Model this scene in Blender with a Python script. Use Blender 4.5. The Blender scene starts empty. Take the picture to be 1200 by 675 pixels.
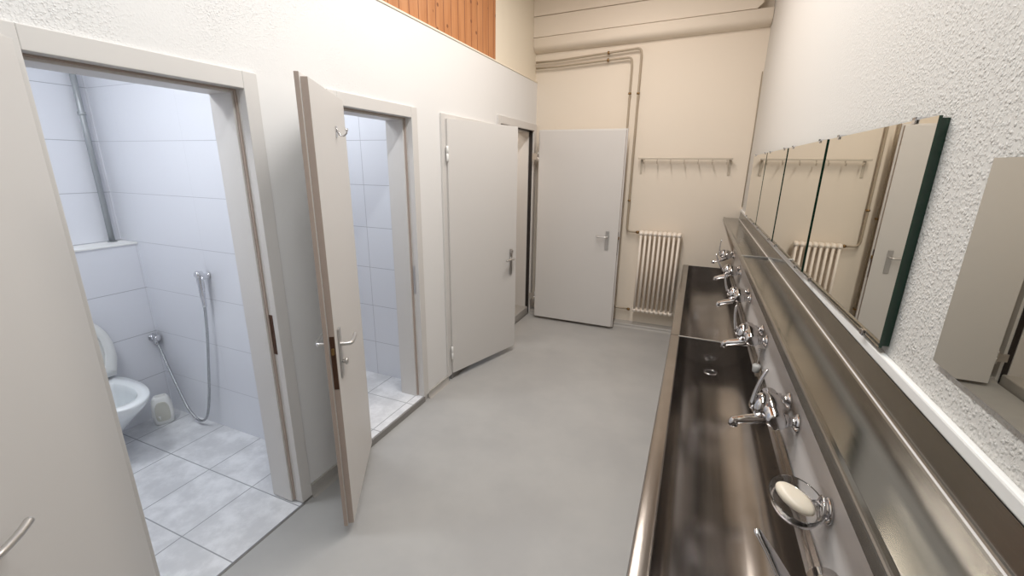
import bpy, bmesh, math, random
from mathutils import Vector, Matrix
random.seed(4)
sc = bpy.context.scene
COL = sc.collection
PI = math.pi
def R(a): return math.radians(a)

# ------------------------------------------------------------------ measures
XW, YE, ZC, YN = 2.19, 4.887, 4.60, -1.3      # right wall, far wall, ceiling, near wall
T = 0.17                                       # thickness of the toilet wall
ZU = 2.64                                      # ledge where the toilet wall ends
XB, XBOX = -1.78, -1.61                        # cubicle back wall, boxed-in front

# ------------------------------------------------------------------ materials
def mat(name, col, rough=0.5, metal=0.0, spec=0.5, **kw):
    m = bpy.data.materials.new(name); m.use_nodes = True
    b = m.node_tree.nodes['Principled BSDF']
    b.inputs['Base Color'].default_value = (*col, 1)
    b.inputs['Roughness'].default_value = rough
    b.inputs['Metallic'].default_value = metal
    b.inputs['Specular IOR Level'].default_value = spec
    for k, v in kw.items(): b.inputs[k.replace('_', ' ')].default_value = v
    return m
def lin(r, g, b):
    f = lambda c: c/12.92 if c <= .04045 else ((c+.055)/1.055)**2.4
    return (f(r/255), f(g/255), f(b/255))
class NT:
    def __init__(s, m): s.m = m; s.t = m.node_tree; s.b = s.t.nodes['Principled BSDF']
    def n(s, kind, **kw):
        x = s.t.nodes.new(kind)
        for k, v in kw.items(): setattr(x, k, v)
        return x
    def l(s, a, b): s.t.links.new(a, b)
    def math(s, op, a, b=None, c=None):
        x = s.n('ShaderNodeMath', operation=op)
        for i, v in enumerate((a, b, c)):
            if v is None: continue
            if isinstance(v, (int, float)): x.inputs[i].default_value = v
            else: s.l(v, x.inputs[i])
        return x.outputs[0]
    def pos(s):
        g = s.n('ShaderNodeNewGeometry'); q = s.n('ShaderNodeSeparateXYZ')
        s.l(g.outputs['Position'], q.inputs[0]); return g.outputs['Position'], q.outputs
    def noise(s, vec, scale, detail=3, rough=.5):
        x = s.n('ShaderNodeTexNoise'); x.inputs['Scale'].default_value = scale
        x.inputs['Detail'].default_value = detail; x.inputs['Roughness'].default_value = rough
        s.l(vec, x.inputs['Vector']); return x.outputs['Fac']
    def ramp(s, fac, p0, c0, p1, c1):
        x = s.n('ShaderNodeValToRGB'); e = x.color_ramp.elements
        e[0].position, e[1].position = p0, p1
        e[0].color = (*c0, 1) if len(c0) == 3 else c0; e[1].color = (*c1, 1) if len(c1) == 3 else c1
        s.l(fac, x.inputs[0]); return x.outputs[0]
    def step(s, v, lo, hi, a=0.0, b=1.0):
        x = s.n('ShaderNodeMapRange'); x.interpolation_type = 'SMOOTHSTEP'
        s.l(v, x.inputs[0])
        for i, k in enumerate((lo, hi, a, b)): x.inputs[i+1].default_value = k
        return x.outputs[0]
    def mix(s, fac, a, b):
        x = s.n('ShaderNodeMix', data_type='RGBA')
        if isinstance(fac, (int, float)): x.inputs[0].default_value = fac
        else: s.l(fac, x.inputs[0])
        for i, v in ((6, a), (7, b)):
            if isinstance(v, tuple): x.inputs[i].default_value = (*v, 1)
            else: s.l(v, x.inputs[i])
        return x.outputs[2]
    def bump(s, h, strength, dist):
        x = s.n('ShaderNodeBump'); x.inputs['Distance'].default_value = dist
        if isinstance(strength, (int, float)): x.inputs['Strength'].default_value = strength
        else: s.l(strength, x.inputs['Strength'])
        s.l(h, x.inputs['Height']); s.l(x.outputs[0], s.b.inputs['Normal']); return x

def stucco(name, col, fade):
    m = mat(name, col, .75, spec=.25); k = NT(m); P, q = k.pos()
    a = k.noise(P, 95, 4, .6); c = k.step(a, .46, .72)
    v = k.n('ShaderNodeTexVoronoi'); v.inputs['Scale'].default_value = 120; k.l(P, v.inputs['Vector'])
    vv = k.step(v.outputs['Distance'], .12, .5, 1.0, 0.0)
    h = k.math('ADD', k.math('MULTIPLY', c, .7), k.math('MULTIPLY', vv, k.noise(P, 20, 2)))
    h = k.math('ADD', h, k.math('MULTIPLY', k.noise(P, 7, 2), .5))
    k.bump(h, fade(k, P, q), .0019)
    return m
def left_fade(k, P, q):
    up = k.step(q[2], 2.08, 2.14); near = k.step(q[1], 1.2, 2.6, 1.0, .07)
    patch = k.step(k.noise(P, 2.2, 1), .35, .62, .35, 1.0)
    return k.math('MULTIPLY', k.math('MULTIPLY', k.math('MULTIPLY', up, near), patch), .95)
def right_fade(k, P, q): return k.step(q[1], .9, 2.7, 1.0, .05)
M = {}
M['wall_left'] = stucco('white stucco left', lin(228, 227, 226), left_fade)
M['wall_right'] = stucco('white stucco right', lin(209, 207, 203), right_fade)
def plaster(name, col, b=.15):
    m = mat(name, col, .7, spec=.25); k = NT(m); P, q = k.pos()
    k.bump(k.noise(P, 9, 3), b, .01); return m
M['cream'] = plaster('cream painted plaster', lin(233, 222, 207))
M['cream_lo'] = plaster('cream gloss paint', lin(240, 228, 206), .08)
M['upper'] = plaster('off white upper wall', lin(232, 222, 204))
M['white'] = mat('white paint', lin(238, 238, 236), .5)
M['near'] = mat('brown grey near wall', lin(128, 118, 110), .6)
M['panel'] = mat('white splashback', lin(226, 222, 220), .3)
M['door'] = plaster('grey white door paint', lin(212, 209, 206), .04)
M['door'].node_tree.nodes['Principled BSDF'].inputs['Roughness'].default_value = .42
M['frame'] = mat('grey white frame paint', lin(212, 209, 206), .42)
M['edge'] = mat('brown grey door edge', lin(178, 162, 152), .5)
M['gasket_shade'] = mat('dark gasket', lin(40, 34, 32), .6)
M['lockplate'] = mat('dark brown lock plate', lin(92, 66, 52), .4, .6)
M['alu'] = mat('satin aluminium', lin(206, 204, 202), .32, .9)
M['steelgrey'] = mat('grey tube metal', lin(168, 172, 174), .4, .5)
M['chrome'] = mat('chrome', lin(225, 225, 228), .07, 1.0)
M['hose'] = mat('chrome hose', lin(190, 192, 195), .25, 1.0)
k = NT(M['hose']); P, q = k.pos()
w = k.n('ShaderNodeTexWave'); w.inputs['Scale'].default_value = 90; w.bands_direction = 'Z'; k.l(P, w.inputs['Vector']); k.bump(w.outputs['Fac'], .5, .002)
M['ceramic'] = mat('white ceramic', lin(236, 240, 242), .12, Coat_Weight=.3)
M['plastic'] = mat('white plastic', lin(235, 236, 234), .35)
M['frosted'] = mat('frosted plastic', lin(205, 204, 194), .45, Transmission_Weight=.1)
M['soap'] = mat('cream soap', lin(236, 226, 208), .35, Subsurface_Weight=.2, Subsurface_Radius=(.01, .008, .006))
M['glass'] = mat('clear glass', (1, 1, 1), .02, Transmission_Weight=1.0, IOR=1.46)
M['greenedge'] = mat('dark green glass edge', lin(28, 58, 44), .15)
M['mirror'] = mat('mirror silver', (.80, .785, .715), .008, 1.0)
M['rad'] = mat('white radiator enamel', lin(236, 226, 214), .35)
M['pipe'] = mat('painted heating pipe', lin(172, 158, 138), .4)
M['duct'] = plaster('cream painted lagging', lin(232, 217, 192), .1)
M['brass'] = mat('dull brass', lin(150, 120, 80), .35, .9)
M['rack'] = mat('grey aluminium', lin(205, 194, 178), .4, .3)
M['hole'] = mat('black drain opening', lin(22, 19, 17), .7)
M['dark'] = mat('dark void', lin(70, 55, 42), .8)
def steel(name, col, rough):
    m = mat(name, col, rough, 1.0); k = NT(m); P, q = k.pos()
    mp = k.n('ShaderNodeMapping'); mp.inputs['Scale'].default_value = (50, .25, 50); k.l(P, mp.inputs['Vector'])
    n = k.noise(mp.outputs[0], 6, 3)
    k.l(k.step(n, .3, .7, rough*.93, rough*1.1), k.b.inputs['Roughness'])
    big = k.noise(P, 5, 3)
    k.l(k.mix(k.step(big, .35, .7), tuple(c*.88 for c in col), col), k.b.inputs['Base Color'])
    return m
M['steel'] = steel('brushed stainless trough', lin(162, 157, 153), .19)
M['shelf'] = steel('brushed stainless shelf', lin(150, 148, 143), .2)
# grey vinyl floor
m = mat('grey vinyl floor', lin(172, 171, 168), .38, spec=.45); k = NT(m); P, q = k.pos()
k.l(k.mix(k.step(k.noise(P, 2.2, 4, .6), .3, .7), lin(167, 166, 165), lin(175, 174, 172)), k.b.inputs['Base Color'])
k.l(k.step(k.noise(P, 3.5, 3), .3, .7, .3, .46), k.b.inputs['Roughness'])
k.bump(k.noise(P, 160, 2), .04, .002)
M['vinyl'] = m
M['step'] = mat('shade darkened grey threshold edge', lin(138, 135, 132), .5)  # shade below the tile edge is put into this darker grey
M['cove'] = mat('grey vinyl skirting', lin(172, 168, 163), .45)
def tiles(name, u, v, u0, v0, pu, pv, col, grout, marble=False, w=.0035):
    m = mat(name, col, .16 if not marble else .3); k = NT(m); P, q = k.pos()
    def line(ax, o, p):
        f = k.math('FRACT', k.math('DIVIDE', k.math('SUBTRACT', q[ax], o - 40*p), p))
        d = k.math('MULTIPLY', k.math('MINIMUM', f, k.math('SUBTRACT', 1.0, f)), p)
        return k.step(d, w*.45, w*.75, 1.0, 0.0)
    g = k.math('MAXIMUM', k.math('MULTIPLY', line(u, u0, pu), 1.0 if marble or 'second' in name else .4), line(v, v0, pv))
    base = col
    if marble:
        n = k.noise(P, 5, 6, .65)
        base = k.mix(k.step(n, .38, .66), lin(206, 207, 210), col)
    k.l(k.mix(g, base, grout), k.b.inputs['Base Color'])
    k.l(k.step(g, 0, 1, .16 if not marble else .28, .7), k.b.inputs['Roughness'])
    k.bump(k.math('SUBTRACT', 1.0, g), .35, .0015)
    return m
TC, GR = lin(226, 228, 234), lin(150, 152, 156)
M['tile_y'] = tiles('white wall tile along room', 0, 2, -.95, -.005, .60, .313, TC, lin(178, 180, 186), w=.0025)
M['tile_y2'] = tiles('white wall tile of second cubicle', 0, 2, -.557, .023, .60, .317, TC, lin(170, 172, 178), w=.003)
M['tile_x'] = tiles('white wall tile across', 1, 2, 1.05, -.005, .60, .313, TC, lin(168, 170, 176), w=.003)
M['tile_f'] = tiles('marbled floor tile', 0, 1, -.35, 1.325, .36, .37, lin(232, 233, 236), GR, True, .0045)
M['tile_f2'] = tiles('marbled floor tile of second cubicle', 0, 1, -.055, 2.36, .36, .37, lin(232, 233, 236), GR, True, .0045)
# pine
m = mat('orange pine boards', lin(190, 120, 66), .45); k = NT(m); P, q = k.pos()
def pine(k, P, q, ax, pitch, c0, c1, c2, gcol=lin(112, 58, 30)):
    idx = k.math('FLOOR', k.math('DIVIDE', q[ax], pitch)); fr = k.math('FRACT', k.math('DIVIDE', q[ax], pitch))
    mp = k.n('ShaderNodeMapping'); sc_ = [14, 14, 14]; sc_[2 if ax == 1 else 1] = 1.2; mp.inputs['Scale'].default_value = sc_
    k.l(P, mp.inputs['Vector'])
    off = k.n('ShaderNodeVectorMath', operation='ADD'); cx = k.n('ShaderNodeCombineXYZ')
    k.l(k.math('MULTIPLY', idx, 7.31), cx.inputs[0]); k.l(mp.outputs[0], off.inputs[0]); k.l(cx.outputs[0], off.inputs[1])
    grain = k.noise(off.outputs[0], 1.6, 5, .6)
    wn = k.n('ShaderNodeTexWhiteNoise', noise_dimensions='1D'); k.l(idx, wn.inputs['W'])
    c = k.mix(k.step(grain, .3, .72), c0, c1)
    c = k.mix(k.math('MULTIPLY', wn.outputs['Value'], .45), c, c2)
    v = k.n('ShaderNodeTexVoronoi'); v.inputs['Scale'].default_value = 7; k.l(P, v.inputs['Vector'])
    knot = k.step(v.outputs['Distance'], .07, .12, 1.0, 0.0)
    c = k.mix(k.math('MULTIPLY', knot, .75), c, lin(96, 46, 22))
    groove = k.step(k.math('MINIMUM', fr, k.math('SUBTRACT', 1.0, fr)), .012, .045, 1.0, 0.0)
    k.l(k.mix(groove, c, gcol), k.b.inputs['Base Color'])
    k.bump(k.math('SUBTRACT', 1.0, groove), .5, .006)
pine(k, P, q, 1, .102, lin(170, 110, 66), lin(196, 138, 92), lin(184, 122, 76))
M['pine'] = m
m = mat('ceiling boards', lin(120, 92, 70), .6); k = NT(m); P, q = k.pos()
pine(k, P, q, 0, .12, lin(142, 136, 130), lin(152, 146, 140), lin(134, 128, 121), lin(96, 90, 84))
M['ceil'] = m

# ------------------------------------------------------------------ mesh helpers
def box(bm, x0, x1, y0, y1, z0, z1, mi=0):
    r = bmesh.ops.create_cube(bm, size=1)
    for v in r['verts']:
        v.co = Vector((x0+(v.co.x+.5)*(x1-x0), y0+(v.co.y+.5)*(y1-y0), z0+(v.co.z+.5)*(z1-z0)))
    fs = {f for v in r['verts'] for f in v.link_faces}
    for f in fs: f.material_index = mi
    return r['verts']
def tube(bm, pts, rad, seg=12, cap=True, mi=0):
    pts = [Vector(p) for p in pts]; n = len(pts)
    rad = [rad]*n if isinstance(rad, (int, float)) else rad
    rings = []; up = None
    for i, p in enumerate(pts):
        d = (pts[min(i+1, n-1)] - pts[max(i-1, 0)]).normalized()
        if up is None:
            up = Vector((0, 0, 1)) if abs(d.z) < .9 else Vector((1, 0, 0))
        a = (up - d*up.dot(d)).normalized(); b = d.cross(a); up = a
        rings.append([bm.verts.new(p + (a*math.cos(2*PI*j/seg) + b*math.sin(2*PI*j/seg))*rad[i]) for j in range(seg)])
    for r0, r1 in zip(rings, rings[1:]):
        for j in range(seg):
            f = bm.faces.new((r0[j], r0[(j+1) % seg], r1[(j+1) % seg], r1[j])); f.material_index = mi; f.smooth = True
    if cap:
        bm.faces.new(rings[0][::-1]).material_index = mi; bm.faces.new(rings[-1]).material_index = mi
def loft(bm, rings, cap0=False, cap1=False, mi=0, smooth=True):
    rs = [[bm.verts.new(p) for p in r] for r in rings]; n = len(rs[0])
    for a, b in zip(rs, rs[1:]):
        for j in range(n):
            f = bm.faces.new((a[j], a[(j+1) % n], b[(j+1) % n], b[j])); f.smooth = smooth; f.material_index = mi
    if cap0: bm.faces.new(rs[0][::-1]).material_index = mi
    if cap1: bm.faces.new(rs[-1]).material_index = mi
def lathe(bm, c, axis, prof, seg=24, mi=0):
    """prof: list of (distance along axis, radius)"""
    c = Vector(c); ax = Vector(axis).normalized()
    a = ax.orthogonal().normalized(); b = ax.cross(a)
    loft(bm, [[c + ax*t + (a*math.cos(2*PI*j/seg) + b*math.sin(2*PI*j/seg))*max(r, 1e-4) for j in range(seg)] for t, r in prof], True, True, mi)
def spline(pts, n=8):
    pts = [Vector(p) for p in pts]; out = []
    P = [pts[0]*2-pts[1]] + pts + [pts[-1]*2-pts[-2]]
    for i in range(1, len(P)-2):
        for s in range(n):
            t = s/n; p0, p1, p2, p3 = P[i-1:i+3]
            out.append(.5*((2*p1)+(-p0+p2)*t+(2*p0-5*p1+4*p2-p3)*t*t+(-p0+3*p1-3*p2+p3)*t**3))
    return out + [pts[-1]]
def NB(): return bmesh.new()
def link(name, bm, mats, parent=None, bevel=0, loc=None, recalc=True, auto=True):
    if recalc: bmesh.ops.recalc_face_normals(bm, faces=bm.faces[:])
    me = bpy.data.meshes.new(name); bm.to_mesh(me); bm.free()
    for m_ in (mats if isinstance(mats, (list, tuple)) else [mats]): me.materials.append(M[m_] if isinstance(m_, str) else m_)
    o = bpy.data.objects.new(name, me); COL.objects.link(o)
    if parent is not None: o.parent = parent
    if loc: o.location = loc
    if bevel:
        b = o.modifiers.new('Bevel', 'BEVEL'); b.width = bevel; b.segments = 2; b.limit_method = 'ANGLE'; b.angle_limit = R(40)
    return o
def root(name, loc=(0, 0, 0), rotz=0):
    o = bpy.data.objects.new(name, None); COL.objects.link(o); o.location = loc; o.rotation_euler = (0, 0, rotz)
    o.empty_display_size = .1; return o
def tag(o, label, cat, group=None, kind=None):
    o['label'] = label; o['category'] = cat
    if group: o['group'] = group
    if kind: o['kind'] = kind
    return o
def struct(name, bm, mats, label, cat, bevel=0):
    return tag(link(name, bm, mats, None, bevel), label, cat, None, 'structure')
def at(parent, name, build, mats, bevel=0):
    """a part whose mesh is written in the parent's own frame"""
    bm = NB(); build(bm); return link(name, bm, mats, parent, bevel)

# ------------------------------------------------------------------ room shell
DO = [ # near outer, near inner, far inner, far outer, top of opening, top of frame
    (.631, .694, 1.344, 1.408, 2.05, 2.117),
    (1.790, 1.853, 2.491, 2.554, 2.05, 2.117),
    (2.851, 2.914, 3.70, 3.763, 2.05, 2.117),
    (3.829, 3.89, 4.80, 4.868, 2.135, 2.205)]
G = .03   # the frame stands this far inside the hole in the wall
bm = NB()
edges = [YN] + [v for d in DO for v in (d[1]-G, d[2]+G)] + [YE]
for i in range(0, len(edges), 2): box(bm, -T, 0, edges[i], edges[i+1], 0, 2.05+G)
box(bm, -T, 0, YN, DO[3][1]-G, 2.05+G, ZU); box(bm, -T, 0, DO[3][1]-G, DO[3][2]+G, 2.135+G, ZU); box(bm, -T, 0, DO[3][2]+G, YE, 2.05+G, ZU)
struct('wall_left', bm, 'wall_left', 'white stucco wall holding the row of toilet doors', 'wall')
bm = NB(); box(bm, -.20, -.022, YN, YE, ZU, ZC+.05)
struct('wall_left_upper', bm, 'upper', 'cream upper wall set back above the toilet doors', 'wall')
bm = NB(); box(bm, -.03, .006, YN, YE-.002, ZU-.006, ZU+.006)
struct('trim_1', bm, 'upper', 'thin pale ledge strip running under the pine boards', 'trim', .002)
bm = NB(); box(bm, -.022, -.008, 1.7, 3.815, ZU+.006, ZC-.3)
tag(link('wood_panelling', bm, 'pine'), 'orange pine board panelling high on the left wall', 'panelling', None, 'structure')
bm = NB(); box(bm, -2.1, XW+.15, YE, YE+.15, -.15, ZC+.05)
struct('wall_far', bm, 'cream', 'cream end wall with the radiator and coat rack', 'wall')
bm = NB(); box(bm, XW, XW+.15, YN-.15, YE, -.15, ZC+.05)
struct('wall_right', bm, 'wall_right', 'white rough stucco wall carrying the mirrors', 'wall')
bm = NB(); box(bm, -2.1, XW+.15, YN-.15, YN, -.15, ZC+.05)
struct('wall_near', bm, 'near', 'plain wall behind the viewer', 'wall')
bm = NB(); box(bm, -.2, XW+.15, YN-.15, YE+.15, ZC, ZC+.12)
struct('ceiling', bm, 'ceil', 'wooden board ceiling of the wash room', 'ceiling')
bm = NB(); box(bm, -T*0, XW, YN, YE, -.12, 0)
struct('floor', bm, 'vinyl', 'smooth grey vinyl floor of the wash room', 'floor')
# coved vinyl skirting
def cove(bm, x, y0, y1, h, t=.012):
    prof = [(x, 0), (x+t+.022, 0), (x+t+.010, .006), (x+t+.003, .018), (x+t, .032), (x+t, h), (x, h)]
    loft(bm, [[Vector((a, y, z)) for a, z in prof] for y in (y0, y1)], True, True, smooth=False)
bm = NB(); cove(bm, 0, DO[0][3], DO[1][0], .072); cove(bm, 0, DO[1][3], DO[2][0], .05); cove(bm, 0, YN, DO[0][0], .07); cove(bm, 0, DO[2][3], DO[3][0], .05)
struct('baseboard_left', bm, 'cove', 'grey vinyl skirting between the toilet door frames', 'skirting')
bm = NB()
loft(bm, [[Vector((x, a, z)) for a, z in [(YE, 0), (YE-.105, 0), (YE-.094, .006), (YE-.087, .018), (YE-.085, .034), (YE-.08, .042), (YE, .055)]] for x in (.0, 1.712)], True, True, smooth=False)
struct('baseboard_far', bm, 'cove', 'grey plinth skirting below the radiator on the far wall', 'skirting')

# ------------------------------------------------------------------ cubicles
ZK = 2.62
CUB = [(.42, 1.66, .006), (1.735, 2.655, .048), (2.75, 3.78, .048)]
names = ['first', 'second', 'third']
for i, (y0, y1, zf) in enumerate(CUB):
    a, b = DO[i][1], DO[i][2]
    bm = NB(); box(bm, XB, -T, y0, y1, -.12, zf); box(bm, -T, .004 if zf > .03 else .012, a-.01, b+.01, -.12, zf)
    struct('floor_cubicle_%d' % (i+1), bm, 'tile_f' if i == 0 else 'tile_f2', 'white marbled tile floor of the %s cubicle from the viewer' % names[i], 'floor')
    bm = NB(); box(bm, .004 if zf > .03 else .012, .016 if zf > .03 else .019, a-.012, b+.012, 0, zf-.003)
    struct('trim_threshold_%d' % (i+1), bm, 'step', 'grey edge of the tiled threshold at the %s cubicle' % names[i], 'threshold')
def yw(n, y0, y1, label, x1=-T, m='tile_y'):
    bm = NB(); box(bm, XB, x1, y0, y1, -.12, ZK)
    for f in bm.faces:
        f.material_index = 0
    struct(n, bm, m, label, 'wall')
yw('wall_cubicle_near', .30, .42, 'white tiled side wall of the first cubicle nearest the viewer')
yw('wall_partition_1', 1.66, 1.735, 'white tiled wall with the bidet hose between first and second cubicle')
yw('wall_partition_2', 2.655, 2.75, 'white tiled wall seen through the second door', m='tile_y2')
yw('wall_partition_3', 3.78, 3.83, 'tiled wall beyond the third cubicle')
bm = NB(); box(bm, XB-.1, XB, .30, 3.83, -.12, ZK)
struct('wall_cubicle_back', bm, 'tile_x', 'white tiled back wall of the toilet cubicles', 'wall')
bm = NB(); box(bm, XB-.1, -T, .30, 3.83, ZK, ZK+.05)
struct('ceiling_cubicles', bm, 'white', 'white ceiling over the toilet cubicles', 'ceiling')
bm = NB(); box(bm, XB, XBOX, .42, 1.66, .006, 1.232)
struct('wall_cistern_box', bm, 'tile_x', 'tiled half height cistern box behind the toilet', 'wall')
bm = NB(); box(bm, XB, XBOX+.008, .42, 1.66, 1.232, 1.244)
struct('trim_ledge', bm, 'white', 'white ledge on top of the cistern box', 'ledge', .002)
# niche behind the fourth door
bm = NB()
box(bm, -.55, -.45, 3.83, YE, 0, 2.35); box(bm, -.45, -T, 3.83, 3.86, 0, 2.35); box(bm, -.45, -T, YE-.03, YE, 0, 2.35); box(bm, -.45, -T, 3.86, YE-.03, 2.25, 2.35)
struct('wall_niche', bm, 'cream', 'cream wall inside the narrow opening of the fourth door', 'wall')
bm = NB(); box(bm, -.45, -.015, 3.87, YE-.06, -.12, .085)
struct('floor_niche', bm, 'cove', 'raised grey step inside the fourth doorway', 'step', .01)
# far wall timber fascia under the ceiling
def sl(x): return .027*x
def board(n, zb, zt, x1, t, lab, chamfer=0):
    bm = NB(); y = YE
    pts = [(-.021, zb), (x1-chamfer, zb+sl(x1)), (x1, zb+sl(x1)+chamfer*.9), (x1, zt+sl(x1)), (-.021, zt)] if chamfer else [(-.021, zb), (x1, zb+sl(x1)), (x1, zt+sl(x1)), (-.021, zt)]
    if zt > ZC: pts = [(x, min(z, ZC)) for x, z in pts]
    loft(bm, [[Vector((x, yy, z)) for x, z in pts] for yy in (y-t, y)], True, True, smooth=False)
    struct(n, bm, 'cream', lab, 'board', .002)
board('trim_2', 3.056, 3.246, 2.10, .10, 'cream fascia board just above the lagged pipe on the far wall', .045)
board('trim_3', 3.251, 3.56, 2.185, .105, 'topmost cream fascia board of the far wall below the ceiling')

# ------------------------------------------------------------------ doors
def handle(parent, x, s, y, z, plate=(.035, .235), lever=-1, tip=.012, key=True, ldir=None):
    """lever handle on a leaf face: x face plane, s outward sign, y along the leaf, lever -1 points to the hinge"""
    h = at(parent, 'door_handle', lambda b: box(b, min(x, x+s*.008), max(x, x+s*.008), y-plate[0]/2, y+plate[0]/2, z-plate[1]*.68, z+plate[1]*.32), 'alu', .004)
    return h
def handle_full(parent, x, s, y, z, plate=(.035, .235), lever=-1, knob=True):
    bm = NB()
    box(bm, min(x, x+s*.008), max(x, x+s*.008), y-plate[0]/2, y+plate[0]/2, z-plate[1]*.68, z+plate[1]*.32)
    tube(bm, spline([(x, y, z), (x+s*.03, y, z), (x+s*.048, y+lever*.006, z), (x+s*.052, y+lever*.03, z), (x+s*.052, y+lever*.075, z), (x+s*.05, y+lever*.112, z+.004)], 6), .0095)
    if knob: lathe(bm, (x+s*.008, y, z-.085), (s, 0, 0), [(0, .009), (.012, .009), (.013, .016), (.02, .017), (.024, .012)])
    return link('door_handle', bm, 'alu', parent, .002)
def make_door(n, hinge_far, ang, off, h0, h1, label, d):
    yo0, yi0, yi1, yo1, zt, zo = d
    r = root('door_%d' % n, (0, yi0, 0)); r['kind'] = 'structure'; tag(r, label, 'door')
    bm = NB(); zb = h0-.006; p = .016; fd = .045
    L = yi1-yi0
    # face flange, rebate and stop of the steel frame, written from the near inner edge
    box(bm, -.02, p, yo0-yi0, 0, zb, zo); box(bm, -.02, p, L, yo1-yi0, zb, zo); box(bm, -.02, p, 0, L, zt, zo)
    box(bm, -fd, -.02, -G, 0, zb, zt+G); box(bm, -fd, -.02, L, L+G, zb, zt+G); box(bm, -fd, -.02, 0, L, zt, zt+G)
    st = .016
    box(bm, -T-.012, -fd, -G, st, zb, zt+G); box(bm, -T-.012, -fd, L-st, L+G, zb, zt+G); box(bm, -T-.012, -fd, st, L-st, zt-st, zt+G)
    link('door_frame', bm, 'frame', r, .0025)
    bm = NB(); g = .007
    gx = -.006 if n == 4 else -fd+.012  # fourth door: black strip widened over the rebate to paint its shade
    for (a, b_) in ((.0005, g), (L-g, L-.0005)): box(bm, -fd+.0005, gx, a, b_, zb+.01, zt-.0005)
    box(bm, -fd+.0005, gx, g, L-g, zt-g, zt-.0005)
    link('gasket_shade', bm, 'gasket_shade' if n == 4 else 'edge', r)
    return r, L
def make_leaf(r, pivot, rot, L, h0, h1, flip=1):
    """leaf lies along local +Y from the pivot; local +X (times flip) is the outer, flanged face"""
    lf = root('door_leaf'); lf.parent = r; 
    bm = NB()
    def bx(x0, x1, *a): box(bm, min(x0*flip, x1*flip), max(x0*flip, x1*flip), *a)
    bx(-.004, .014, -.004, L+.014, h0, h1)
    bx(-.03, -.004, .012, L, h0+.003, h1-.014)
    me_o = link('door_leaf', bm, ['door', 'edge'], r, .0015)
    for f in me_o.data.polygons:
        if abs(f.normal.y) > .9 and f.center.y > L-.01: f.material_index = 1
    me_o.location = pivot; me_o.rotation_euler = (0, 0, rot)
    bpy.data.objects.remove(lf)
    return me_o
def hinge(lf, z, flip, s=1):
    bm = NB(); lathe(bm, (.018*flip, -.012, z-.055), (0, 0, 1), [(0, .006), (.002, .009), (.053, .009), (.054, .0075), (.057, .0075), (.058, .009), (.108, .009), (.11, .006)], 12)
    return link('hinge', bm, 'white', lf)
def lock(lf, L, z, flip):
    bm = NB(); box(bm, min(-.027*flip, -.007*flip), max(-.027*flip, -.007*flip), L-.004, L+.0025, z-.19, z+.06)
    o = link('lock_plate', bm, ['lockplate', 'alu'], lf, .001)
    bm = NB(); box(bm, min(-.024*flip, -.012*flip), max(-.024*flip, -.012*flip), L+.002, L+.012, z-.022, z+.008)
    link('latch', bm, 'brass', lf, .002)
    return o
def strike(r, L, z, y, m='lockplate'):
    bm = NB(); box(bm, -.04, -.012, y-.002 if y > .3 else y-.001, y+.0015, z-.10, z+.10)
    link('strike_plate', bm, m, r, .001)
PZ = (0, 0, 0)
# 1: nearest the viewer, swung wide open towards the viewer
r1, L1 = make_door(1, False, 0, 0, .02, 2.085, 'grey white toilet door swung towards the viewer at the left edge', DO[0])
lf = make_leaf(r1, (.02, -.036, 0), -R(139), L1+.012, .03, 2.082)
handle_full(lf, -.03, -1, .612, .945); handle_full(lf, .014, 1, .612, .945); lock(lf, L1+.012, 1.0, 1); hinge(lf, 1.84, 1); hinge(lf, .25, 1)
strike(r1, L1, .97, L1)
# 2
r2, L2 = make_door(2, False, 0, 0, .05, 2.085, 'grey white toilet door seen edge on with lock plate and chrome coat hook', DO[1])
lf = make_leaf(r2, (.02, -.004, 0), -R(147.5), L2+.02, .062, 2.082)
handle_full(lf, -.03, -1, L2-.045, .985); handle_full(lf, .014, 1, L2-.045, .985, knob=False); lock(lf, L2+.02, .985, 1); hinge(lf, 1.84, 1); hinge(lf, .25, 1)
bm = NB(); y = .25; z = 1.90
box(bm, -.034, -.03, y-.012, y+.012, z-.022, z+.028)
tube(bm, spline([(-.033, y, z+.018), (-.045, y, z-.008), (-.06, y, z-.014), (-.076, y, z-.002), (-.078, y, z+.012)], 5), .0045, 8)
lathe(bm, (-.078, y, z+.012), (0, 0, 1), [(-.006, .004), (-.002, .007), (.004, .007), (.008, .004)], 10)
link('coat_hook', bm, 'chrome', lf, .001)
strike(r2, L2, .97, L2, 'alu')
# 3
r3, L3 = make_door(3, False, 0, 0, .05, 2.085, 'grey white toilet door standing slightly ajar with white hinges', DO[2])
lf = make_leaf(r3, (.02, -.004, 0), -R(17.5), L3+.004, .062, 2.085)
bm = NB(); x = .014; y = L3-.06; z = .945
box(bm, x, x+.008, y-.0175, y+.0175, z-.15, z+.085)
tube(bm, spline([(x, y, z), (x+.03, y, z), (x+.048, y-.006, z), (x+.052, y-.03, z), (x+.052, y-.075, z), (x+.05, y-.112, z-.004)], 6), .0095)
box(bm, x+.008, x+.022, y-.013, y+.013, z+.05, z+.076)
link('door_handle', bm, 'alu', lf, .002)
handle_full(lf, -.03, -1, y, z); lock(lf, L3+.004, .95, 1); hinge(lf, 1.84, 1); hinge(lf, .25, 1)
strike(r3, L3, .95, L3)
# 4: hinged at the far jamb, opened against the end wall
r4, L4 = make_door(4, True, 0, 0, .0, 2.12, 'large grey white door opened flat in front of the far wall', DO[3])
lf = make_leaf(r4, (.115, L4-.115+.006, 0), -R(90.5), .925, .028, 2.135, -1)
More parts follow.
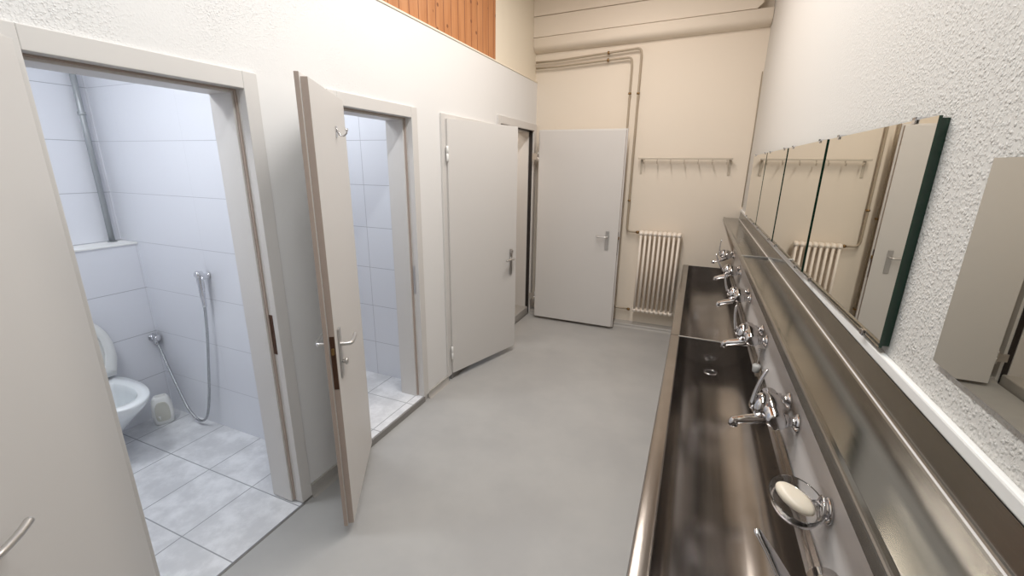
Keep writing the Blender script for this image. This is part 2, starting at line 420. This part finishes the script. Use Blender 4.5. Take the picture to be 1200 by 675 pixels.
# far-hung leaf: the flange faces the end wall, so the plain face is towards the room
handle_full(lf, .03, 1, .812, 1.04, plate=(.038, .205), knob=False); handle_full(lf, -.014, -1, .812, 1.04, plate=(.038, .205), knob=False)
lock(lf, .925, 1.04, -1)
for z in (1.86, .26):
    bm = NB(); lathe(bm, (-.016, -.014, z-.06), (0, 0, 1), [(0, .006), (.002, .01), (.056, .01), (.057, .008), (.06, .008), (.061, .01), (.116, .01), (.118, .006)], 12)
    box(bm, -.018, -.010, -.085, -.01, z-.035, z+.035)
    link('hinge', bm, 'alu', lf)
# ------------------------------------------------------------------ pipes on the far wall
yp = YE-.05
def elbow(p, q, r_, rad=.045, n=6):
    """points of a polyline p-q-r with a round bend at q"""
    p, q, r_ = Vector(p), Vector(q), Vector(r_); a = q+(p-q).normalized()*rad; b = q+(r_-q).normalized()*rad
    return [p] + [((1-t)**2*a + 2*t*(1-t)*q + t*t*b) for t in [i/n for i in range(n+1)]], r_
def path(pts, rad=.05):
    out = [Vector(pts[0])]
    for p, q, r_ in zip(pts, pts[1:], pts[2:]):
        s, _ = elbow(out[-1], q, r_, rad); out += s[1:]
    return out + [Vector(pts[-1])]
def clip(b, x, z, vert):
    c = Vector((x, yp, z))
    if vert:
        lathe(b, c-Vector((0, 0, .009)), (0, 0, 1), [(0, .014), (.001, .0165), (.017, .0165), (.018, .014)], 14)
    else:
        lathe(b, c-Vector((.009, 0, 0)), (1, 0, 0), [(0, .014), (.001, .0165), (.017, .0165), (.018, .014)], 14)
    box(b, x-.005, x+.005, yp+.01, YE-.001, z-.005, z+.005)
outer = [(.0, yp, 2.828), (.25, yp, 2.832), (1.096, yp, 2.888), (1.098, yp, 1.092), (1.205, yp, 1.088), (1.232, yp-.015, 1.088)]
inner = [(.0, yp, 2.771), (.25, yp, 2.773), (1.012, yp, 2.812), (1.020, yp, .215), (1.18, yp, .212), (1.206, yp-.012, .212)]
for nm, pts, clips, lab in (('heating_pipe', outer, [(.772, 2.867, 0), (1.097, 2.475, 1), (1.098, 1.42, 1)], 'outer heating pipe bending down to the top of the radiator'),
                            ('heating_pipe', inner, [(.772, 2.800, 0), (1.013, 2.478, 1), (1.018, 1.35, 1), (1.019, .5, 1)], 'inner heating pipe dropping behind the open door to the radiator foot')):
    r = root(nm, (0, 0, 0)); tag(r, lab, 'pipe', None)
    at(r, 'pipe', lambda b: tube(b, path(pts[:-1]), .0105, 12), 'pipe')
    for x, z, v in clips: at(r, 'pipe_clip', lambda b: clip(b, x, z, v), 'brass')
    at(r, 'valve_union', lambda b: tube(b, [pts[-2], Vector(pts[-2])*.5+Vector(pts[-1])*.5, pts[-1]], [.014, .017, .014], 12), 'brass')
bm = NB(); rings = []
for x in (-.021, 2.188):
    ring = [(YE, 3.053), (YE-.098, 3.053)] + [(YE-.012-.086*math.cos(R(a)), 2.985-.062*math.sin(R(a))) for a in range(0, 91, 9)] + [(YE, 2.920)]
    rings.append([Vector((x, y, z+sl(x))) for y, z in ring])
loft(bm, rings, True, True)
for f in bm.faces:
    if abs(f.normal.x) > .9: f.smooth = False
struct('trim_4', bm, 'cream', 'rounded cream lower edge of the boxed-in strip above the heating pipes', 'board', .003)
bm = NB(); tube(bm, [(XW-.012, YE-.005, 2.62), (XW-.006, YE-.005, 2.1), (XW-.007, YE-.005, 1.40)], .0035, 8)
tag(link('cable', bm, 'pipe'), 'thin painted cable running down the corner beside the mirrors', 'cable')
# ------------------------------------------------------------------ radiator
rad = root('radiator', (1.238, YE-.085, .20)); tag(rad, 'white column radiator on the far wall between door and trough', 'radiator')
def section(b, x):
    for dy in (-.032, .032):
        tube(b, [(x, dy, .035), (x, dy, .87)], .0125, 12)
    for z in (.03, .885):
        ring = []
        for t, s in ((-.024, .55), (-.018, .85), (-.008, 1), (.008, 1), (.018, .85), (.024, .55)):
            ring.append([Vector((x+t, math.cos(2*PI*j/18)*.05*s, z+math.sin(2*PI*j/18)*.03*s)) for j in range(18)])
        loft(b, ring, True, True)
first = None
for i in range(9):
    if first is None:
        bm = NB(); section(bm, 0); first = link('radiator_section', bm, 'rad', rad); o = first
    else:
        o = first.copy(); COL.objects.link(o); o.parent = rad
    o.location = (.024+.0475*i, 0, 0)
for x in (.07, .36):
    for z in (.16, .80): at(rad, 'wall_bracket', lambda b: box(b, x-.014, x+.014, .0, .084, z-.02, z+.02), 'rad', .002)
# ------------------------------------------------------------------ coat rack
rk = root('coat_rack', (1.155, YE, 1.70)); tag(rk, 'narrow grey metal coat rack with seven hooks above the radiator', 'coat rack')
def rail(b): box(b, 0, .885, -.078, -.055, .144, .162)
at(rk, 'rail', rail, 'rack', .002)
for x in (.022, .852):
    def br(b):
        box(b, x, x+.022, -.008, 0, .0, .15); box(b, x, x+.022, -.075, -.004, .144, .150)
    at(rk, 'bracket', br, 'rack', .001)
hk = None
for i in range(7):
    if hk is None:
        bm = NB(); tube(bm, spline([(0, 0, 0), (0, .0, -.03), (0, -.012, -.042), (0, -.03, -.036), (0, -.034, -.022)], 4), .004, 8)
        lathe(bm, (0, -.034, -.022), (0, 0, 1), [(-.006, .004), (0, .008), (.008, .004)], 10)
        hk = link('hook', bm, 'rack', rk); o = hk
    else:
        o = hk.copy(); COL.objects.link(o); o.parent = rk
    o.location = (.062+.1285*i, -.066, .144)
# ------------------------------------------------------------------ stainless trough, two units
XR, ZR = 1.713, .770
def arc(cx, cz, r, a0, a1, n=6): return [(cx+r*math.cos(R(a0+(a1-a0)*i/n)), cz+r*math.sin(R(a0+(a1-a0)*i/n))) for i in range(n+1)]
FL = .615
def bowl_curve(n=44, e=2.5):
    out = []
    for i in range(1, n):
        a = PI*i/n; c, q = math.cos(a), math.sin(a)
        out.append((1.950 - .189*math.copysign(abs(c)**(2/e), c), ZR-.012 - (ZR-.012-FL)*q**(2/e)))
    return out
inner_prof = [(XR+.047, ZR)] + arc(XR+.048, ZR-.004, .004, 90, 20, 3)[1:] + bowl_curve() + [(2.139, .762)]
outer_prof = [(XR+.004, .56)] + [(XR, .563), (XR, ZR-.006)] + arc(XR+.006, ZR-.006, .006, 180, 90, 3) + inner_prof + [(2.160, .762), (2.163, .766), (2.163, .80)]
def make_trough(y0, y1, drain_y, label, far_rim=False):
    r = root('wash_trough', (0, y0, 0)); tag(r, label, 'sink', None)
    L = y1-y0; bm = NB()
    ys = [0, L]
    rs = [[bm.verts.new((x, y, z)) for x, z in outer_prof] for y in ys]
    for a, b in zip(rs[0], rs[0][1:]):
        pass
    for j in range(len(outer_prof)-1):
        f = bm.faces.new((rs[0][j], rs[0][j+1], rs[1][j+1], rs[1][j])); f.smooth = True
    o = link('basin', bm, 'steel', r, recalc=True)
    s = o.modifiers.new('Solid', 'SOLIDIFY'); s.thickness = .002; s.offset = -1
    e = o.modifiers.new('Split', 'EDGE_SPLIT'); e.split_angle = R(35)
    for y in (0.0, L-.006):
        bm = NB()
        pts = [(XR, ZR-.001), (XR, .60)] + [(XR+.03, .60)] + [(x, z-.003) for x, z in inner_prof if z < .752] + [(2.139, .755), (2.139, ZR-.001)]
        loft(bm, [[Vector((x, yy, z)) for x, z in pts] for yy in (y, y+.006)], True, True, smooth=False)
        link('end_plate', bm, 'steel', r, .001)
    if far_rim: at(r, 'divider_rim', lambda b: box(b, XR+.045, 2.139, L-.008, L+.004, ZR-.002, ZR+.003), 'alu', .002)
    d = drain_y-y0
    def dr(b):
        lathe(b, (1.955, d, FL+.0015), (0, 0, 1), [(-.001, .040), (.0015, .040), (.0035, .036), (.0035, .024), (.001, .022)], 28)
    dd = at(r, 'drain', dr, 'chrome')
    at(r, 'drain_hole', lambda b: lathe(b, (1.955, d, FL+.0035), (0, 0, 1), [(0, .0215), (.0006, .0215)], 24), 'hole')
    for y in (.12, L-.15):
        def sup(b):
            loft(b, [[Vector((x, yy, z)) for x, z in ((XR+.03, .59), (XR+.03, .57), (2.13, .48), (2.15, .35), (2.188, .35), (2.188, .59))] for yy in (y, y+.03)], True, True, smooth=False)
        at(r, 'wall_bracket', sup, 'steelgrey', .002)
    return r
make_trough(.42, 2.697, 2.585, 'near half of the steel wash trough with the open drain', True)
make_trough(2.703, YE-.008, 2.85, 'far half of the steel wash trough by the far wall')
# splashback panels
pj = [.42, 2.35, YE-.002]
for i in range(2):
    bm = NB(); box(bm, 2.166, 2.19, pj[i]+.001, pj[i+1]-.001, .70, 1.29)
    for y in ((pj[i+1]-.05, pj[i]+.4) if i == 0 else (pj[i]+.06,)):
        for z in (.80, .86): lathe(bm, (2.1665, y, z), (-1, 0, 0), [(0, .006), (.002, .005), (.003, .002)], 10, 1)
    struct('trim_splashback_%d' % (i+1), bm, ['panel', 'alu'], ('near' if i == 0 else 'far') + ' white splashback panel behind the taps', 'splashback', .001)
# ------------------------------------------------------------------ steel shelf, two units
def make_shelf(y0, y1, label):
    r = root('steel_shelf', (0, y0, 0)); tag(r, label, 'shelf', None); L = y1-y0
    prof = [(2.048, 1.255), (2.034, 1.258), (2.032, 1.262)] + arc(2.038, 1.288, .006, 180, 90, 3) + [(2.046, 1.293), (2.049, 1.289)] + [(2.162, 1.287)] + arc(2.166, 1.297, .008, 270, 350, 3) + [(2.178, 1.350), (2.189, 1.352)]
    bm = NB(); rs = [[bm.verts.new((x, y, z)) for x, z in prof] for y in (0, L)]
    for j in range(len(prof)-1): bm.faces.new((rs[0][j], rs[0][j+1], rs[1][j+1], rs[1][j])).smooth = False
    o = link('tray', bm, 'shelf', r); s = o.modifiers.new('Solid', 'SOLIDIFY'); s.thickness = .0018; s.offset = -1
    for y in (.25, L/2, L-.25):
        at(r, 'shelf_bracket', lambda b: box(b, 2.06, 2.189, y, y+.02, 1.262, 1.284), 'steelgrey', .002)
    return r
make_shelf(.42, 2.717, 'near length of the steel shelf below the mirrors')
r_ = make_shelf(2.720, YE-.004, 'far length of the steel shelf ending at the far wall')
at(r_, 'seam_strip', lambda b: box(b, 2.034, 2.176, -.004, .004, 1.2875, 1.2965), 'alu', .002)
bm = NB(); box(bm, 2.176, 2.19, .42, YE-.002, 1.352, 1.378)
struct('trim_sealant', bm, 'white', 'smooth white sealing strip along the top of the steel shelf', 'sealant', .004)
# ------------------------------------------------------------------ mirrors
MG = 'wall mirrors in a row above the steel shelf'
def make_mirror(y0, y1, z0, z1, x, label, group=None, clips=True):
    r = root('wall_mirror', (x, y0, z0)); tag(r, label, 'mirror', group); w, h = y1-y0, z1-z0
    t = XW-x
    bm = NB(); box(bm, 0, .006, 0, w, 0, h)
    g = link('mirror_glass', bm, ['greenedge', 'mirror'], r)
    for f in g.data.polygons:
        if f.normal.x < -.9: f.material_index = 1
    if t > .008: at(r, 'backing', lambda b: box(b, .0062, t-.0005, .004, w-.004, .004, h-.004), 'greenedge')
    if clips:
        for yy in (.1, w-.12):
            for zz, s in ((0, 1), (h, -1)):
                def cl(b):
                    box(b, -.004, t-.001, yy-.009, yy+.009, zz-.006 if s > 0 else zz-.0005, zz+.0005 if s > 0 else zz+.006)
                    box(b, -.004, -.0008, yy-.009, yy+.009, zz-.006 if s > 0 else zz-.008, zz+.008 if s > 0 else zz+.006)
                at(r, 'mirror_clip', cl, 'chrome', .001)
    return r
ml = ['wall mirror nearest the viewer in the row, with a thick green glass edge', 'second wall mirror of the row from the green edged end',
      'third wall mirror of the row from the green edged end', 'farthest wall mirror of the row, nearest the far wall']
my = [(1.126, 1.897, 2.170), (1.903, 2.655, 2.1605), (2.660, 3.409, 2.1575), (3.413, 4.19, 2.1555)]
for i, ((a, b, x), lab) in enumerate(zip(my, ml)):
    o = make_mirror(a, b, 1.391, 1.868, x, lab, MG)
    if i == 0: o.rotation_euler.z = R(.42)
make_mirror(.40, .937, 1.445, 1.787, 2.182, 'smaller frameless mirror at the right edge hung lower than the row', None, False)
# ------------------------------------------------------------------ taps
def make_tap(y, tilt, swing, label, dirv=None):
    r = root('mixer_tap', (2.166, y, .948)); tag(r, label, 'tap', 'mixer taps over the wash trough')
    for s in (-1, 1):
        at(r, 'wall_union', lambda b: lathe(b, (0, s*.078, 0), (-1, 0, 0), [(0, .032), (.004, .032), (.012, .025), (.014, .017), (.03, .017), (.031, .0235), (.054, .0235), (.055, .019)], 20), 'chrome')
    def body(b):
        tube(b, [(-.066, -.106, 0), (-.066, -.10, 0), (-.066, -.055, 0), (-.066, -.036, .0), (-.066, .036, .0), (-.066, .055, 0), (-.066, .10, 0), (-.066, .106, 0)], [.022, .030, .031, .041, .041, .031, .030, .022], 20)
        lathe(b, (-.066, 0, 0), (-1, 0, .12), [(0, .038), (.018, .039), (.022, .033), (.026, .033)], 22)
        lathe(b, (-.066, 0, -.005), (-.25, 0, -1), [(0, .027), (.034, .023), (.044, .019)], 18)
    at(r, 'tap_body', body, 'chrome')
    piv = Vector((-.130, 0, .0))
    def cap(b): lathe(b, (-.088, 0, .002), (-1, 0, .15), [(0, .039), (.003, .045), (.016, .0455), (.028, .041), (.037, .031), (.042, .016), (.043, .003)], 28)
    at(r, 'cartridge_cap', cap, 'chrome')
    def lever(b):
        d = Vector(dirv).normalized() if dirv else Vector((-math.sin(tilt), 0, math.cos(tilt)))
        n = Vector((-d.z, 0, d.x)).normalized(); q = n.cross(d).normalized()
        if dirv: q = d.cross(Vector((0, 0, 1))).normalized(); n = q.cross(d).normalized()
        rings = []
        for t, w, h in ((-.012, .015, .010), (.012, .021, .012), (.03, .020, .009), (.06, .016, .007), (.10, .012, .006), (.128, .0095, .006), (.140, .0085, .0055), (.145, .004, .003)):
            c = piv + d*t + n*(.008*math.sin(t/.146*PI))
            rings.append([c + q*w*math.cos(2*PI*j/16) + n*h*math.sin(2*PI*j/16) for j in range(16)])
        loft(b, rings, True, True)
    at(r, 'lever', lever, 'chrome')
    def spout(b):
        c, s = math.cos(swing), math.sin(swing)
        pts = [(0, 0, -.03), (-.018, 0, -.046), (-.045, 0, -.058), (-.075, 0, -.068), (-.092, 0, -.075), (-.102, 0, -.079), (-.109, 0, -.088), (-.110, 0, -.10)]
        pts = [(-.07 + x*c, -x*s, z) for x, _, z in pts]
        sp = spline(pts, 4); n = len(sp)
        tube(b, sp, [.023-.008*min(1, i/(n*.6))+(.002 if i > n*.72 else 0) for i in range(n)], 14)
    at(r, 'spout', spout, 'chrome')
    return r
taps = [(.802, 0, 0, 'chrome mixer tap nearer than the soap dish, cut by the bottom edge of the view', (-.53, .50, .66)),
        (1.625, R(-11), R(2), 'chrome mixer tap between the soap dish and the open drain'),
        (2.40, R(8), R(16), 'chrome mixer tap whose spout lies over the seam between the troughs'),
        (3.18, R(14), R(8), 'third chrome mixer tap from the far wall'),
        (3.95, R(28), R(14), 'second chrome mixer tap from the far wall'),
        (4.70, R(0), R(4), 'chrome mixer tap nearest the far wall, lever standing upright')]
for a in taps: make_tap(*a)
# ------------------------------------------------------------------ plug on a chain
r = root('sink_plug', (2.140, 2.318, .80)); tag(r, 'white sink plug hanging on a chain beside the seam tap', 'plug')
at(r, 'stopper', lambda b: lathe(b, (0, 0, -.022), (0, 0, 1), [(0, .013), (.003, .016), (.03, .0185), (.038, .0185), (.042, .014), (.044, .004)], 20), 'plastic')
def chain(b):
    n = 18
    for i in range(n):
        t = i/(n-1); c = Vector((.003*math.sin(t*3), .006*t, .024+t*.072))
        lathe(b, c-Vector((0, 0, .0023)), (0, 0, 1), [(0, .0008), (.0012, .0023), (.0034, .0023), (.0046, .0008)], 8)
    tube(b, [(0, 0, .018), (.001, .006, .097)], .0006, 6)
    tube(b, spline([(.002, .004, .093), (-.004, .006, .097), (-.002, .008, .102), (.0255, .008, .102)], 4), .0018, 8)
at(r, 'bead_chain', chain, 'alu')
# ------------------------------------------------------------------ soap dish and soap
ds = root('soap_dish', (2.092, 1.148, .925)); tag(ds, 'oval clear glass soap dish in a chrome wall holder', 'soap dish')
def ell(a, b, z, n=36, cx=0): return [Vector((cx+a*math.cos(2*PI*j/n), b*math.sin(2*PI*j/n), z)) for j in range(n)]
at(ds, 'glass_bowl', lambda b: loft(b, [ell(.012, .02, -.010), ell(.034, .052, -.010), ell(.048, .074, -.004), ell(.058, .086, .010), ell(.061, .089, .022), ell(.0625, .0905, .024), ell(.0615, .0895, .026), ell(.059, .087, .024), ell(.055, .083, .011), ell(.045, .071, .001), ell(.032, .05, -.005), ell(.012, .02, -.005)], True, True), 'glass')
def ring(b):
    pts = [(.0515*math.cos(2*PI*j/40), .0785*math.sin(2*PI*j/40), -.001) for j in range(41)]
    tube(b, pts, .0028, 8, False)
    lathe(b, (.073, -.005, .012), (-1, 0, 0), [(-.001, .034), (.004, .034), (.010, .029), (.013, .014)], 24)
    tube(b, [(.056+.002*math.cos(2*PI*j/30), -.005+.030*math.cos(2*PI*j/30), .014+.030*math.sin(2*PI*j/30)) for j in range(31)], .0042, 8, False)
    tube(b, spline([(.066, -.005, .012), (.056, -.03, .012), (.052, -.04, .004), (.046, -.042, -.001)], 5), .0045, 8)
    tube(b, spline([(.066, -.005, .012), (.056, .02, .012), (.052, .03, .004), (.048, .034, -.001)], 5), .0045, 8)
at(ds, 'chrome_holder', ring, 'chrome')
sp_ = NB()
rr = []
for i in range(13):
    ph = -PI/2 + PI*i/12; s = max(math.cos(ph), .02)**.55; z = math.sin(ph)*.015
    rr.append([Vector((.053*s*math.cos(2*PI*j/32), .030*s*math.sin(2*PI*j/32), z)) for j in range(32)])
loft(sp_, rr, True, True)
o = link('soap_bar', sp_, 'soap', None, loc=(2.090, 1.150, .944)); o.rotation_euler = (R(6), R(8), R(-48))
tag(o, 'cream oval bar of soap lying in the glass dish', 'soap')

# ------------------------------------------------------------------ first cubicle
def dshape(xb, xf, w, c, z, n=40, r=.05):
    """closed outline: straight back, straight sides, elliptical front"""
    ln = xf-xb; xm = xb + ln*.42; pts = []
    for i in range(8): pts.append((xb+(xm-xb)*i/8, -w*(.86+.14*min(1, i/5))))
    for i in range(n-16+1):
        a = -PI/2+PI*i/(n-16); pts.append((xm+(xf-xm)*math.cos(a), w*math.sin(a)))
    for i in range(7, -1, -1): pts.append((xb+(xm-xb)*i/8, w*(.86+.14*min(1, i/5))))
    return [Vector((x, c+y, z)) for x, y in pts]
tl = root('toilet', (XBOX, 1.19, .006)); tag(tl, 'white wall hung toilet with seat and lid raised in the first cubicle', 'toilet')
def bowl(b):
    rings = [dshape(.0, .22, .085, 0, .10), dshape(.0, .27, .105, 0, .13), dshape(.0, .36, .135, 0, .21), dshape(.0, .47, .163, 0, .30), dshape(.0, .545, .180, 0, .365), dshape(.0, .565, .186, 0, .395), dshape(.0, .570, .187, 0, .408), dshape(.003, .565, .184, 0, .415),
             dshape(.135, .505, .128, 0, .415), dshape(.14, .495, .120, 0, .407), dshape(.145, .488, .115, 0, .37), dshape(.16, .45, .102, 0, .30), dshape(.18, .39, .08, 0, .24), dshape(.21, .34, .05, 0, .215)]
    loft(b, rings, True, True)
at(tl, 'bowl', bowl, 'ceramic')
at(tl, 'water', lambda b: loft(b, [dshape(.185, .385, .076, 0, .238), dshape(.185, .385, .076, 0, .2385)], True, True), mat('toilet water', lin(128, 140, 146), .05))
def upright(ring, lean, x0, z0):
    out = []
    for p in ring:
        h, t = p.x, p.z
        out.append(Vector((x0 - h*math.sin(lean) + t*math.cos(lean), p.y, z0 + h*math.cos(lean) + t*math.sin(lean))))
    return out
def lid(b):
    rg = [upright(dshape(.0, .415*s, .190*s2, .006, t), R(3), .045, .435) for s, s2, t in ((.97, .96, .0), (1, 1, .004), (1, 1, .012), (.97, .96, .016))]
    loft(b, rg, True, True)
at(tl, 'lid', lid, 'plastic')
def seat(b):
    o_ = lambda t, s=1: upright(dshape(.0, .412*s, .186*s, .004, t), R(3), .066, .435)
    i_ = lambda t, g=0: upright(dshape(.07-g, .36+g, .132+g, .004, t), R(3), .066, .435)
    rg = [o_(.0, .985), o_(.004), o_(.014), o_(.019, .985), i_(.019, .006), i_(.014), i_(.004), i_(.0, .006), o_(.0, .985)]
    loft(b, rg)
at(tl, 'seat', seat, 'plastic')
for y in (-.075, .075):
    def hin(b):
        lathe(b, (.06, y, .414), (0, 0, 1), [(0, .016), (.004, .016), (.006, .009), (.02, .009)], 14); lathe(b, (.06, y-.02, .437), (0, 1, 0), [(0, .009), (.04, .009)], 12)
    at(tl, 'seat_hinge', hin, 'chrome')
# bidet shower
bs = root('bidet_sprayer', (-.935, 1.658, 1.08)); tag(bs, 'chrome bidet hand shower hanging on the tiled wall with its hose', 'hand shower')
def hold(b):
    lathe(b, (0, 0, .012), (0, -1, 0), [(0, .020), (.005, .020), (.008, .013), (.03, .013)], 18); box(b, -.019, .019, -.05, -.022, -.006, .030)
at(bs, 'wall_holder', hold, 'chrome', .004)
def head(b):
    tube(b, spline([(-.002, -.052, .034), (-.002, -.054, -.02), (-.008, -.05, -.09), (-.02, -.042, -.18)], 5), [.017]*6+[.0155]*6+[.0125]*4, 16)
    lathe(b, (-.002, -.035, .026), (0, -1, .10), [(0, .017), (.004, .021), (.034, .021), (.04, .016)], 20)
at(bs, 'spray_head', head, 'chrome', .001)
at(bs, 'trigger', lambda b: tube(b, spline([(.012, -.05, .02), (.03, -.055, .0), (.034, -.056, -.04), (.022, -.054, -.075)], 5), .0045, 8), 'chrome')
hp = [(-.02, -.042, -.165), (-.04, -.045, -.35), (-.085, -.05, -.60), (-.13, -.055, -.82), (-.19, -.06, -.985), (-.28, -.06, -1.035), (-.38, -.058, -.97), (-.47, -.05, -.83), (-.56, -.04, -.66), (-.63, -.03, -.54)]
at(bs, 'hose', lambda b: tube(b, spline(hp, 8), .008, 10), 'hose')
def valve(b):
    c = Vector((-.645, -.03, -.50))
    lathe(b, (XBOX+.935, -.03, -.50), (1, 0, 0), [(0, .028), (.004, .028), (.009, .018), (.03, .015)], 18)
    lathe(b, (-.65, -.03, -.55), (0, 0, 1), [(0, .010), (.012, .013), (.03, .015), (.066, .015), (.07, .012)], 16)
    lathe(b, (-.65, -.03, -.50), (1, 0, .1), [(0, .012), (.018, .012), (.02, .02), (.036, .02), (.04, .015)], 14)
at(bs, 'stop_valve', valve, 'chrome')
# white brush holder by the wall
br_ = root('brush_holder', (-1.475, 1.525, .006), R(-28)); tag(br_, 'small white plastic brush holder on the tiles beside the toilet', 'brush holder')
def rrect(w, d, r_, z, n=6):
    pts = []
    for cx, cy, a0 in ((w-r_, d-r_, 0), (-w+r_, d-r_, 90), (-w+r_, -d+r_, 180), (w-r_, -d+r_, 270)):
        for i in range(n+1):
            a = R(a0+90*i/n); pts.append(Vector((cx+r_*math.cos(a), cy+r_*math.sin(a), z)))
    return pts
def tub(b): loft(b, [rrect(.030, .040, .018, 0), rrect(.038, .052, .024, .008), rrect(.042, .062, .03, .07), rrect(.036, .056, .03, .15), rrect(.030, .046, .026, .19), rrect(.022, .036, .02, .205), rrect(.016, .028, .014, .205), rrect(.020, .034, .014, .17), rrect(.022, .034, .014, .03)], True, True)
at(br_, 'tub', tub, 'plastic')
def win(b):
    def ov(dx, g): return [Vector((.030+dx+.010*math.sin(PI*min(max(z/.20, 0), 1)), y*g, .098+(z-.098)*g)) for y, z in [((.040-.010*max(0, math.sin(a)))*abs(math.cos(a))**.5*(1 if math.cos(a) > 0 else -1), .098+.072*abs(math.sin(a))**.5*(1 if math.sin(a) > 0 else -1)) for a in [2*PI*i/32 for i in range(32)]]]
    loft(b, [ov(-.004, 1), ov(.004, 1), ov(.0055, .95)], True, True)
at(br_, 'front_panel', win, 'frosted')
# pipe standing in the niche above the box
bm = NB(); tube(bm, [(-1.745, 1.592, 1.244), (-1.745, 1.592, ZK)], .0155, 14)
lathe(bm, (-1.745, 1.592, 2.02), (0, 0, 1), [(0, .017), (.002, .020), (.02, .020), (.022, .017)], 14); lathe(bm, (-1.745, 1.592, 1.244), (0, 0, 1), [(0, .026), (.004, .024)], 14)
tag(link('vent_pipe', bm, 'steelgrey'), 'upright grey pipe standing on the white ledge in the first cubicle', 'pipe')

# ------------------------------------------------------------------ lamps
def area(name, loc, rot, sx, sy, e, col):
    l = bpy.data.lights.new(name, 'AREA'); l.shape = 'RECTANGLE'; l.size = sx; l.size_y = sy; l.energy = e; l.color = col
    o = bpy.data.objects.new(name, l); COL.objects.link(o); o.location = loc; o.rotation_euler = rot; return o
for nm, y, e, c in (('near', .4, 28, (.945, .985, 1.0)), ('middle', 2.0, 35, (1.0, .98, .955)), ('far', 3.3, 29, (1.0, .92, .84))):
    area('tube_light_' + nm, (1.15, y, 3.50), (0, 0, 0), .12, 1.2, e, c)
    area('tube_light_up_' + nm, (1.15, y, 3.54), (PI, 0, 0), .12, 1.2, e*.42, c)
area('niche_fill', (-.31, 4.3, 2.22), (0, 0, 0), .15, .3, 2.0, (1.0, .9, .8))  # added fill, no real lamp here; brightens the niche of the fourth door
for i, (y, x, e) in enumerate(((.70, -.75, 14), (1.98, -.75, 8.5), (3.1, -.9, 5))):
    area('cubicle_light_%d' % (i+1), (x, y, ZK-.03), (0, 0, 0), .35, .35, e, (.95, .975, 1.0))
w = bpy.data.worlds.new('World'); sc.world = w; w.use_nodes = True
w.node_tree.nodes['Background'].inputs[0].default_value = (.8, .85, .9, 1); w.node_tree.nodes['Background'].inputs[1].default_value = .05

# ------------------------------------------------------------------ camera
cam = bpy.data.cameras.new('Camera'); co = bpy.data.objects.new('Camera', cam); COL.objects.link(co)
yaw, pit, rol = .3935, -.2759, .0146
fw = Vector((-math.sin(yaw)*math.cos(pit), math.cos(yaw)*math.cos(pit), math.sin(pit)))
rt = Vector((math.cos(yaw), math.sin(yaw), 0)); up = rt.cross(fw)
r2_ = rt*math.cos(rol)+up*math.sin(rol); u2_ = up*math.cos(rol)-rt*math.sin(rol)
mw = Matrix((r2_, u2_, -fw)).transposed().to_4x4(); mw.translation = (1.7644, 0, 1.7654)
co.matrix_world = mw
cam.sensor_fit = 'HORIZONTAL'; cam.sensor_width = 36; cam.lens = 508.25/1200*36; cam.clip_start = .02
sc.camera = co
sc.view_settings.view_transform = 'Standard'; sc.view_settings.look = 'None'; sc.view_settings.gamma = 1
sc.view_settings.use_curve_mapping = False; sc.view_settings.exposure = 0.0
sc.cycles.use_denoising = True; sc.cycles.max_bounces = 10; sc.cycles.diffuse_bounces = 5; sc.cycles.glossy_bounces = 6; sc.cycles.transmission_bounces = 8
sc.cycles.sample_clamp_indirect = 6; sc.cycles.caustics_reflective = False
